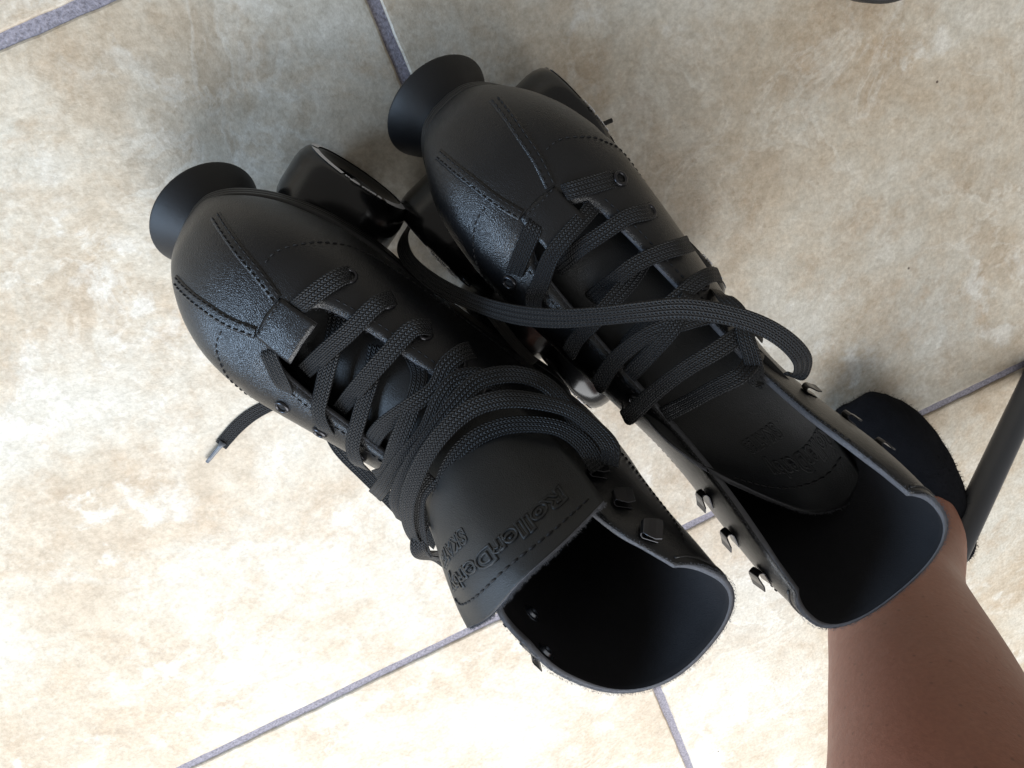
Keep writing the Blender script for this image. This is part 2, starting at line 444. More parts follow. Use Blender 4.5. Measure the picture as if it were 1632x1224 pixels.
def ribbon(name, pts, width, parent, mat=None, thick=.0010, nrm=None, taper=False, twist=None, step=.0016):
    """flat woven lace. pts: local points, each (x,y,z) or (x,y,z, nx,ny,nz) giving the face normal"""
    pos = [V(*p[:3]) for p in pts]
    nn = [(V(*p[3:6]) if len(p) >= 6 else (nrm or V(.25, 0, 1))).normalized() for p in pts]
    A = spline(pos, 10); B = spline(nn, 10)
    L = [0]
    for a, b in zip(A, A[1:]): L.append(L[-1]+(b-a).length)
    n = max(3, int(L[-1]/step)); path = []; nr = []; j = 0
    for i in range(n+1):
        s_ = L[-1]*i/n
        while j < len(L)-2 and L[j+1] < s_: j += 1
        t = min(1, max(0, (s_-L[j])/max(1e-9, L[j+1]-L[j])))
        path.append(A[j].lerp(A[j+1], t)); nr.append(B[j].lerp(B[j+1], t))
    prof = [(-1, 0), (-.93, .62), (-.6, .95), (-.3, .82), (0, 1.0), (.3, .82), (.6, .95), (.93, .62), (1, 0), (.93, -.62), (.5, -.95), (0, -1), (-.5, -.95), (-.93, -.62)]
    bm = bmesh.new(); uvl = bm.loops.layers.uv.new('UVMap'); rings = []
    sd = hash_name(name, pts)
    for i, p in enumerate(path):
        t = (path[min(i+1, n)]-path[max(i-1, 0)]).normalized()
        m_ = nr[i]; u = m_ - t*m_.dot(t)
        if u.length < 1e-4: u = V(0, 0, 1)-t*t.z
        u.normalize(); s_ = t.cross(u)
        wv = width*(1+.05*math.sin(i*.13+sd))
        if taper: wv *= min(1, .35+i*.16)
        rings.append([bm.verts.new(p + s_*(a*wv/2) + u*(h*thick/2 + (a*a)*wv*.03*math.sin(i*.07+sd))) for a, h in prof])
    m = len(prof)
    for i in range(n):
        for k in range(m):
            k2 = (k+1) % m
            f = bm.faces.new((rings[i][k], rings[i+1][k], rings[i+1][k2], rings[i][k2]))
            us = [prof[k][0], prof[k][0], prof[k2][0], prof[k2][0]]
            vs_ = [i, i+1, i+1, i]
            for lp, uu, vv in zip(f.loops, us, vs_): lp[uvl].uv = (uu*.5+.5, vv*L[-1]/n/width)
    bm.faces.new(rings[0][::-1]); bm.faces.new(rings[-1])
    return obj(name, bm, mat or M_lace, parent)
def hash_name(a, pts): return (sum(p[0]*137+p[1]*71+p[2]*33 for p in pts)*10) % 6.28

def fibres(name, pts_n, parent, mat, ln=.0012, r=.00005, spread=.8):
    bm = bmesh.new()
    for p, n in pts_n:
        d = (n + V(random.uniform(-1, 1), random.uniform(-1, 1), random.uniform(-1, 1))*spread).normalized(); l = ln*random.uniform(.4, 1.3)
        a = d.orthogonal().normalized(); b_ = d.cross(a)
        base = [bm.verts.new(p - d*.0002 + (a*math.cos(k*2.094)+b_*math.sin(k*2.094))*r) for k in range(3)]
        q = p + d*l*.6 + V(random.uniform(-1, 1), random.uniform(-1, 1), random.uniform(-1, 1))*l*.15
        mid = [bm.verts.new(q + (a*math.cos(k*2.094)+b_*math.sin(k*2.094))*r*.8) for k in range(3)]
        t = bm.verts.new(p + d*l + V(random.uniform(-1, 1), random.uniform(-1, 1), random.uniform(-1, 1))*l*.4)
        for k in range(3):
            bm.faces.new((base[k], base[(k+1) % 3], mid[(k+1) % 3], mid[k])); bm.faces.new((mid[k], mid[(k+1) % 3], t))
    o = obj(name, bm, mat, parent); o['kind'] = 'stuff'; return o
# ---------------------------------------------------------------- skate parts
WR = .0375; WW = .040
def ring_arc(bm, r0, r1, a0, a1, z, M4, n=40):
    vs = []
    for i in range(n+1):
        a = a0+(a1-a0)*i/n
        vs.append((bm.verts.new(M4 @ V(r0*math.cos(a), r0*math.sin(a), z)), bm.verts.new(M4 @ V(r1*math.cos(a), r1*math.sin(a), z-.0006))))
    for p, q in zip(vs, vs[1:]): bm.faces.new((p[0], p[1], q[1], q[0]))
def make_wheel(parent, x, y, side, spin):
    """axis along local y; the printed face looks to side*y. spin: direction of the print (0 = up)"""
    w_ = bpy.data.objects.new('wheel', None)
    M4 = Matrix.Translation((x, y, WR)) @ Matrix.Rotation(R(-90*side), 4, 'X') @ Matrix.Rotation(spin, 4, 'Z')
    bm = bmesh.new(); h = WW/2
    lathe_bm(bm, [(.0105, -h+.004), (.0150, -h+.003), (.0270, -h), (.0315, -h+.0008), (.0350, -h+.003), (.0368, -h+.007), (WR, -h+.012), (WR, h-.012), (.0368, h-.007), (.0352, h-.0030), (.0335, h-.0010), (.0320, h-.0001), (.0300, h), (.0284, h-.0002), (.0266, h-.0014), (.0235, h-.0030), (.0175, h-.0040), (.0165, h-.0044), (.0165, h-.0110), (.0105, h-.0110)], M4, 56, closed=True)
    wh = obj('wheel', bm, M_wheel, parent)
    bm = bmesh.new()
    lathe_bm(bm, [(.0165, h-.0072), (.0150, h-.0068), (.0118, h-.0070), (.0112, h-.0078), (.0112, -h+.006), (.0165, -h+.006)], M4, 36)
    for k in range(6):
        a = k*math.pi/3
        box_bm(bm, (0, 0, 0), (.0085, .0016, .003), M4 @ Matrix.Rotation(a, 4, 'Z') @ Matrix.Translation((.0205, 0, h-.0075)))
    obj('hub', bm, M_hub, wh)
    bm = bmesh.new()
    lathe_bm(bm, [(.0108, h-.0085), (.0108, h-.0062), (.0098, h-.0058), (.0070, h-.0060), (.0042, h-.0062), (.0042, h-.0085)], M4, 30)
    obj('bearing', bm, M_steel, wh)
    bm = bmesh.new()
    lathe_bm(bm, [(.0030, h-.010), (.0030, h-.0035), (.0024, h-.0028), (0, h-.0028)], M4, 16)
    lathe_bm(bm, [(.0062, h-.0082), (.0064, h-.0052), (.0056, h-.0046), (.0030, h-.0046)], M4, 6)
    obj('axle_nut', bm, M_metal, wh)
    bm = bmesh.new(); zf = h+.0005
    for a0, a1 in ((R(118), R(176)), (R(4), R(62)), (R(184), R(356))): 
        ring_arc(bm, .0288, .0331, a0, a1, h+.0005, M4)
    pr = obj('white_ring', bm, M_white, wh)
    # emblem: oval with two small triangles and a looping script beside it
    bm = bmesh.new()
    def stroke(pts, r=.00016):
        P = [M4 @ V((.0312+b_*1.25)*math.sin(a_), (.0312+b_*1.25)*math.cos(a_), h+.0004) for a_, b_ in pts]
        tube_bm(bm, resample(spline(P, 6), .0003), r*2.1, 5)
    stroke([(.22+.10*math.cos(t*.449), .0004+.0016*math.sin(t*.449)) for t in range(1, 13)])
    for c in (.255, .185):
        t3 = [M4 @ V((.0312+b_*1.25)*math.sin(a_), (.0312+b_*1.25)*math.cos(a_), zf) for a_, b_ in ((c+.028, .0012), (c-.028, .0012), (c, -.0012))]
        bm.faces.new([bm.verts.new(p) for p in t3])
    stroke([(.42, .0002), (.39, .0008), (.36, 0), (.335, .0006)])
    stroke([(.06-.016*i, .0011*math.sin(i*1.9)) for i in range(0, 20)])
    stroke([(-.27, .0002), (-.32, .0012), (-.36, .0006), (-.32, -.0008), (-.27, .0004)])
    obj('printed_emblem', bm, M_white, wh, smooth=False)
    return wh

def make_eyelet(boot, parent, p, scale=1):
    c, n = boot.snap(p); M4 = frame(c + n*.0003, n)
    bm = bmesh.new(); r = .0043*scale
    lathe_bm(bm, [(r, -.0006), (r, .0003), (r-.0005, .0009), (r-.0011, .0011), (r-.0017, .0008), (r-.0020, 0), (r-.0020, -.0032)], M4, 26)
    e = obj('eyelet', bm, M_metal, parent)
    bm = bmesh.new(); lathe_bm(bm, [(r-.0019, -.0003), (0, -.0003)], M4, 20)
    obj('hole', bm, M_thread, e)
    return c, n
def make_hook(boot, parent, p, fwd, inner=True, size=1.0):
    c, n = boot.snap(p)
    if n.y * p[1] < 0: n = -n
    x = (fwd - n*fwd.dot(n)).normalized(); M4 = frame(c, n, x)
    prof = [(-.0048, .0005), (.0030, .0006), (.0043, .0014), (.0046, .0028), (.0040, .0041), (.0022, .0045), (-.0015, .0047), (-.0046, .0056)]
    prof = [(a*size, b*size) for a, b in prof]
    ws = [.0042, .0044, .0040, .0036, .0040, .0050, .0058, .0052]; th = .0007
    bm = bmesh.new(); rows = []
    for i, ((a, b), w_) in enumerate(zip(prof, ws)):
        q0 = prof[max(0, i-1)]; q1 = prof[min(len(prof)-1, i+1)]
        t = V(q1[0]-q0[0], q1[1]-q0[1]).normalized(); nn = V(-t.y, t.x)*th/2
        w_ *= size
        rows.append([bm.verts.new(M4 @ V(a+s1*nn.x, s2*w_, b+s1*nn.y)) for s1, s2 in ((1, -1), (1, 0), (1, 1), (-1, 1), (-1, 0), (-1, -1))])
    for A, B in zip(rows, rows[1:]):
        for k in range(6): bm.faces.new((A[k], A[(k+1) % 6], B[(k+1) % 6], B[k]))
    bm.faces.new(rows[0][::-1]); bm.faces.new(rows[-1])
    hk = obj('lace_hook', bm, M_metal, parent, smooth=False)
    m_ = hk.modifiers.new('b', 'BEVEL'); m_.width = .0003; m_.segments = 2
    if inner:
        Mi = frame(c - n*.0027, -n)
        bm = bmesh.new()
        lathe_bm(bm, [(.0052, -.0003), (.0052, .0003), (.0046, .0007), (.0034, .0006), (.0030, .0009), (.0026, .0019), (.0016, .0022), (.0012, .0014), (0, .0013)], Mi, 26)
        obj('rivet', bm, M_rivet, hk)
    return c, n

def make_stop(parent, dy):
    ax = V(.60, 0, -.80).normalized(); base = V(.2325, dy, .061)
    bm = bmesh.new()
    lathe_bm(bm, [(0, -.004), (.0150, -.004), (.0155, .000), (.0172, .006), (.0212, .013), (.0262, .0195), (.0312, .0262), (.0344, .0322), (.0347, .0331), (.0343, .0338), (.0332, .0341), (0, .0341)], frame(base, ax), 56)
    obj('toe_stop', bm, M_rubber, parent)

def make_under(parent, lat):
    # sole: welt plate following the outline of the boot
    xs = [(.2630, .006), (.2605, .0165), (.2535, .026), (.242, .0345), (.228, .0410), (.208, .0460), (.19, .0475), (.165, .047), (.13, .041), (.09, .037), (.05, .036), (.02, .034), (.004, .027), (-.004, .014), (-.006, .0)]
    half = spline([V(a, b*(.985 if lat > 0 else .90)) for a, b in xs], 4); halfm = spline([V(a, b*(.90 if lat > 0 else .985)) for a, b in xs], 4)
    out = [V(p.x, p.y) for p in half] + [V(p.x, -p.y) for p in halfm[::-1]][1:]
    def slab(name, z0, z1, sc, x0=-1, x1=1, mat=M_sole, grooves=0):
        bm = bmesh.new(); pts = [p for p in out if x0 <= p.x <= x1]
        lv = [(z0, sc-.03), (z0+.0008, sc), ]
        if grooves:
            for g in range(grooves):
                zz = z0+(z1-z0)*(g+1)/(grooves+1); lv += [(zz-.0008, sc), (zz, sc-.035), (zz+.0008, sc)]
        lv += [(z1-.0008, sc), (z1, sc-.03)]
        rows = []
        for z, s_ in lv: rows.append([bm.verts.new(V(.13+(p.x-.13)*(1+(s_-1)*.35), p.y*s_, z)) for p in pts])
        n_ = len(pts)
        for a, b in zip(rows, rows[1:]):
            for k in range(n_): bm.faces.new((a[k], a[(k+1) % n_], b[(k+1) % n_], b[k]))
        bm.faces.new(rows[0][::-1]); bm.faces.new(rows[-1])
        return obj(name, bm, mat, parent)
    slab('sole', .0735, .0868, 1.0, grooves=2)
    bm = bmesh.new()
    # heel stack between sole and boot heel
    rows = []
    for z, s_ in ((.0862, .97), (.092, .955), (.099, .94), (.106, .90)):
        rows.append([bm.verts.new(V(max(-.004, p.x), p.y*s_, z + (.0 if p.x < .06 else -(p.x-.06)*.35))) for p in out if p.x < .085])
    for a, b in zip(rows, rows[1:]):
        for k in range(len(a)): bm.faces.new((a[k], a[(k+1) % len(a)], b[(k+1) % len(a)], b[k]))
    bm.faces.new(rows[-1]); bm.faces.new(rows[0][::-1])
    obj('heel', bm, M_sole, parent)
    # chassis plate
    bm = bmesh.new()
    box_bm(bm, (.125, 0, .0705), (.235, .050, .0055), bev=.002)
    box_bm(bm, (.125, 0, .0655), (.13, .018, .008), bev=.002)
    box_bm(bm, (.195, 0, .062), (.034, .034, .014), bev=.003)
    box_bm(bm, (.055, 0, .062), (.034, .034, .014), bev=.003)
    obj('plate', bm, M_plate, parent)
    for x in (.190, .055):
        bm = bmesh.new()
        tube_bm(bm, [V(x, -.046, WR), V(x, -.030, WR), V(x, -.016, WR+.003), V(x, 0, WR+.010), V(x, .016, WR+.003), V(x, .030, WR), V(x, .046, WR)], [.006, .008, .011, .014, .011, .008, .006], 16)
        lathe_bm(bm, [(.009, 0), (.011, .004), (.011, .020), (.008, .024)], Matrix.Translation((x+.010, 0, .040)) @ Matrix.Rotation(R(-18), 4, 'Y'), 18)
        obj('truck', bm, M_chrome, parent)

# tongue ------------------------------------------------------------
class Patch:
    """smooth surface through a grid of control points; rows run bottom -> top, each row right -> left"""
    def __init__(s, rows, nu=40, nv_=70):
        cols = []
        rs = [spline([Vector(p) for p in r], 10) for r in rows]
        m = len(rs[0]); full = []
        for k in range(m): full.append(spline([r[k] for r in rs], 10))
        s.g = [[full[k][i] for k in range(m)] for i in range(len(full[0]))]   # g[v][u]
        s.nv = len(s.g); s.nu = m
    def at(s, u, v):
        a = u*(s.nu-1); b = v*(s.nv-1); i = min(s.nu-2, max(0, int(a))); j = min(s.nv-2, max(0, int(b))); fa = a-i; fb = b-j
        return (s.g[j][i]*(1-fa)+s.g[j][i+1]*fa)*(1-fb) + (s.g[j+1][i]*(1-fa)+s.g[j+1][i+1]*fa)*fb
    def nrm(s, u, v):
        e = .01
        du = s.at(min(1, u+e), v)-s.at(max(0, u-e), v); dv = s.at(u, min(1, v+e))-s.at(u, max(0, v-e))
        return dv.cross(du).normalized()
def make_tongue(parent, rows, text_cfg=None, stitch=None, flipn=False):
    P = Patch(rows); bm = bmesh.new(); grid_bm(bm, P.g)
    me = bpy.data.meshes.new('tongue'); bm.to_mesh(me); bm.free()
    me.polygons.foreach_set('use_smooth', [True]*len(me.polygons))
    o = link('tongue', me, [M_tongue, M_lining, M_edge], parent)
    n = P.nrm(.5, .7); sgn = 1 if n.x > 0 else -1
    md = o.modifiers.new('thick', 'SOLIDIFY'); md.thickness = .0022; md.offset = 0; md.material_offset_rim = 2
    if me.polygons[len(me.polygons)//2].normal.x < 0: me.flip_normals()
    top = lambda u, v, h: P.at(u, v) + P.nrm(u, v)*sgn*(.0011+h)
    if stitch:
        bm = bmesh.new()
        pts = resample([top(a, b, 0) for a, b in stitch_uv(stitch)], .0046)
        for a, b in zip(pts, pts[1:]):
            d = (b-a).normalized(); nn = V(1, 0, .4).normalized()
            tube_bm(bm, [a+d*.0005, (a+b)/2+nn*.0003, b-d*.0007], [.0004, .0006, .0004], 6)
        obj('stitching', bm, M_thread, o)
    if text_cfg:
        for (body, us, ue, v0, vh, arc) in text_cfg:
            cu = bpy.data.curves.new('t', 'FONT'); cu.body = body; cu.size = 1; cu.fill_mode = 'NONE'; cu.bevel_depth = .055; cu.bevel_resolution = 1; cu.resolution_u = 3; cu.offset = .05; cu.space_character = 1.12
            to = bpy.data.objects.new('t', cu); C.objects.link(to)
            bpy.context.view_layer.update()
            dg = bpy.context.evaluated_depsgraph_get(); tm = bpy.data.meshes.new_from_object(to.evaluated_get(dg))
            xs = [v.co.x for v in tm.vertices]; x0, x1 = min(xs), max(xs)
            # metric size of one unit
            Lw = 0; q = top(us, v0, 0)
            for i in range(1, 21):
                q2 = top(us+(ue-us)*i/20, v0, 0); Lw += (q2-q).length; q = q2
            k = Lw/(x1-x0)
            for v in tm.vertices:
                f = (v.co.x-x0)/(x1-x0); u = us+(ue-us)*f
                vv = v0 + arc*(1-(2*f-1)**2) + v.co.y*vh
                v.co = top(min(.995, max(.005, u)), vv, v.co.z*k)
            tm.polygons.foreach_set('use_smooth', [True]*len(tm.polygons))
            link('embossed_lettering', tm, M_tongue, o)
            bpy.data.objects.remove(to)
    return o, top
def stitch_uv(pts):
    P = spline([V(a, b, 0) for a, b in pts], 20); return [(p.x, p.y) for p in P]


# ---------------------------------------------------------------- the two skates
ST = {}
def build_skate(key, loc, yaw, label, lat, over, tongue_rows, text, tst, hooks, laces):
    root = empty('roller_skate', loc, yaw)
    tag(root, label, 'roller skate')
    b = Boot(root, lat, over)
    make_under(root, lat); make_stop(root, .006 if key == 'L' else .002)
    for x in (.190, .055):
        for y, sd in ((.0435, 1), (-.0435, -1)): make_wheel(root, x, y, sd, R(180) if sd > 0 else 0)
    sn = b.snap
    # toe panel seams: a narrow fold with two stitch rows each
    sm = []
    for sg in (-1, 1):
        line = [(.2600, sg*.0215, .124), (.2500, sg*.0190, .139), (.2400, sg*.0165, .147), (.2290, sg*.0142, .156), (.2165, sg*.0100, .162)]
        strip(sn, line, .0062, .0007, 'seam_fold', M_leather, root)
        for o_ in (-.0019, .0019):
            stitches(lambda p: (lambda a: (a[0]+a[1]*.0007, a[1]))(sn(p)), [(x, y+o_, z) for x, y, z in line], 'stitching', root, .0036, .0026, .00038)
    stitches(sn, [(.2163, -.011, .165), (.2157, 0, .166), (.2163, .011, .165)], 'stitching', root, .003, .0022, .0004, lift=.0006)
    # quarter arcs running back along the sides
    for sg in (-1, 1):
        wd = 1.06 if sg == lat else 1.0
        a = [(.2295, sg*.0200, .155), (.2270, sg*.0275*wd, .152), (.2180, sg*.0355*wd, .149), (.2050, sg*.0415*wd, .144), (.190, sg*.0455*wd, .140), (.170, sg*.0475*wd, .138), (.14, sg*.048*wd, .140), (.10, sg*.047, .148), (.06, sg*.045, .165), (.035, sg*.044, .20), (.03, sg*.044, .25), (.035, sg*.044, .285)]
        stitches(sn, a, 'stitching', root, .0040, .0026, .00036)
        e = []
        for x, g, z in ((.196, .0235, .165), (.176, .0262, .174), (.155, .0275, .184), (.136, .029, .194), (.120, .030, .204), (.107, .031, .214), (.097, .031, .226), (.090, .032, .242), (.084, .033, .262), (.078, .035, .278)):
            e.append((x-.002, sg*(g+.001), z))
        stitches(sn, e, 'stitching', root, .0038, .0025, .00034)
    # rim piping
    pts = [p for p in b.rows[-1][0]]
    bm = bmesh.new(); tube_bm(bm, resample([sn(p + V(0, 0, -.0045))[0] for p in pts], .003), .0007, 6)
    obj('rim_seam', bm, M_leather, root)
    # frayed fibres on the raw cut edges
    edge = []
    rws = [r for r, g in b.rows if g]
    for col in (0, -1):
        path = resample([r[col] for r in rws], .0007)
        for q in path: edge.append((q, V(.6, 0, .6)))
    for q in resample(list(pts), .00045): edge.append((q, V(0, 0, 1)))
    fibres('frayed_edge', [(q + V(random.uniform(-1, 1), random.uniform(-1, 1), 0)*.0012, n) for q, n in edge for _ in range(3)], root, M_edge, .0009, .00008)
    # back stay
    strip(sn, [(-.004, 0, .12), (-.006, 0, .16), (-.001, 0, .20), (0, 0, .235), (-.005, 0, .262), (-.012, 0, .292)], .018, .0010, 'back_stay', M_leather, root)
    # tab above the throat
    bm = bmesh.new(); rows = []
    for x, h, wv in ((.2172, -.0020, .0112), (.2155, -.0008, .0116), (.2100, .0004, .0118), (.2040, .0010, .0120), (.1995, .0012, .0122), (.1975, .0011, .0122)):
        row = []
        for k in range(-6, 7):
            y = k/6*wv; q, n = sn((x, y, .175)); zc = .1645 + (.2165-x)*.42 - (y/.05)**2*.012
            row.append(V(x - abs(y)*.06, y, zc + h))
        rows.append(row)
    grid_bm(bm, rows); tb = obj('tongue_tab', bm, [M_leather, M_lining, M_edge], root)
    md = tb.modifiers.new('t', 'SOLIDIFY'); md.thickness = .0013; md.material_offset_rim = 2; md.offset = 0
    # eyelets and hooks
    for x, y, z in ((.193, .0360, .159), (.1725, .0385, .168), (.152, .0400, .180), (.133, .0405, .192), (.1155, .0405, .205)):
        for sg in (-1, 1):
            if lat > 0 and sg > 0: make_eyelet(b, root, (x-.0085, y-.0012, z+.002))
            else: make_eyelet(b, root, (x, sg*y, z))
    for p in hooks: make_hook(b, root, p, V(1, 0, -.15), size=.78 if (key == 'L') == (p[1] > 0) else .95)
    to, top = make_tongue(root, tongue_rows, text, tst)
    fibres('frayed_edge', [(top(k/420, .9995, -.0011) + V(0, 0, random.uniform(-.0008, .0008)), V(-.3, 0, 1)) for k in range(421) for _ in range(3)], to, M_edge, .0016, .00009)
    for nm, width, pts, kw in laces: ribbon(nm, pts, width, root, **kw)
    ST[key] = (root, b)
    return root, b, top

TL = [
 [(.205, -.019, .146), (.206, -.010, .148), (.206, 0, .149), (.206, .010, .148), (.205, .019, .146)],
 [(.175, -.026, .156), (.177, -.013, .160), (.178, 0, .162), (.177, .013, .160), (.175, .026, .156)],
 [(.145, -.029, .176), (.148, -.014, .183), (.150, 0, .185), (.148, .014, .183), (.145, .029, .176)],
 [(.108, -.034, .196), (.119, -.017, .205), (.125, .002, .207), (.121, .021, .203), (.112, .036, .194)],
 [(.090, -.036, .221), (.106, -.018, .233), (.115, .003, .236), (.112, .025, .229), (.101, .041, .218)],
 [(.082, -.037, .248), (.100, -.018, .262), (.110, .003, .265), (.108, .027, .256), (.097, .044, .243)],
 [(.079, -.037, .266), (.096, -.018, .281), (.105, .003, .284), (.103, .027, .275), (.093, .046, .262)],
 [(.078, -.037, .277), (.092, -.018, .291), (.100, .002, .296), (.096, .027, .289), (.0905, .046, .275)],
]
TR = [
 [(.205, -.019, .146), (.206, -.010, .148), (.206, 0, .149), (.206, .010, .148), (.205, .019, .146)],
 [(.175, -.026, .160), (.177, -.013, .164), (.178, 0, .166), (.177, .013, .164), (.175, .026, .160)],
 [(.145, -.029, .172), (.147, -.014, .177), (.148, 0, .178), (.147, .014, .177), (.145, .029, .172)],
 [(.112, -.032, .190), (.115, -.016, .192), (.117, 0, .193), (.116, .016, .193), (.113, .032, .191)],
 [(.088, -.034, .212), (.088, -.017, .211), (.089, 0, .210), (.092, .016, .211), (.098, .033, .213)],
 [(.066, -.034, .226), (.064, -.017, .224), (.066, 0, .224), (.073, .015, .226), (.086, .030, .229)],
 [(.036, -.032, .235), (.034, -.017, .237), (.042, -.001, .239), (.056, .012, .241), (.082, .026, .243)],
 [(.010, -.030, .243), (.006, -.014, .246), (.020, .002, .249), (.044, .012, .251), (.078, .0225, .252)],
]
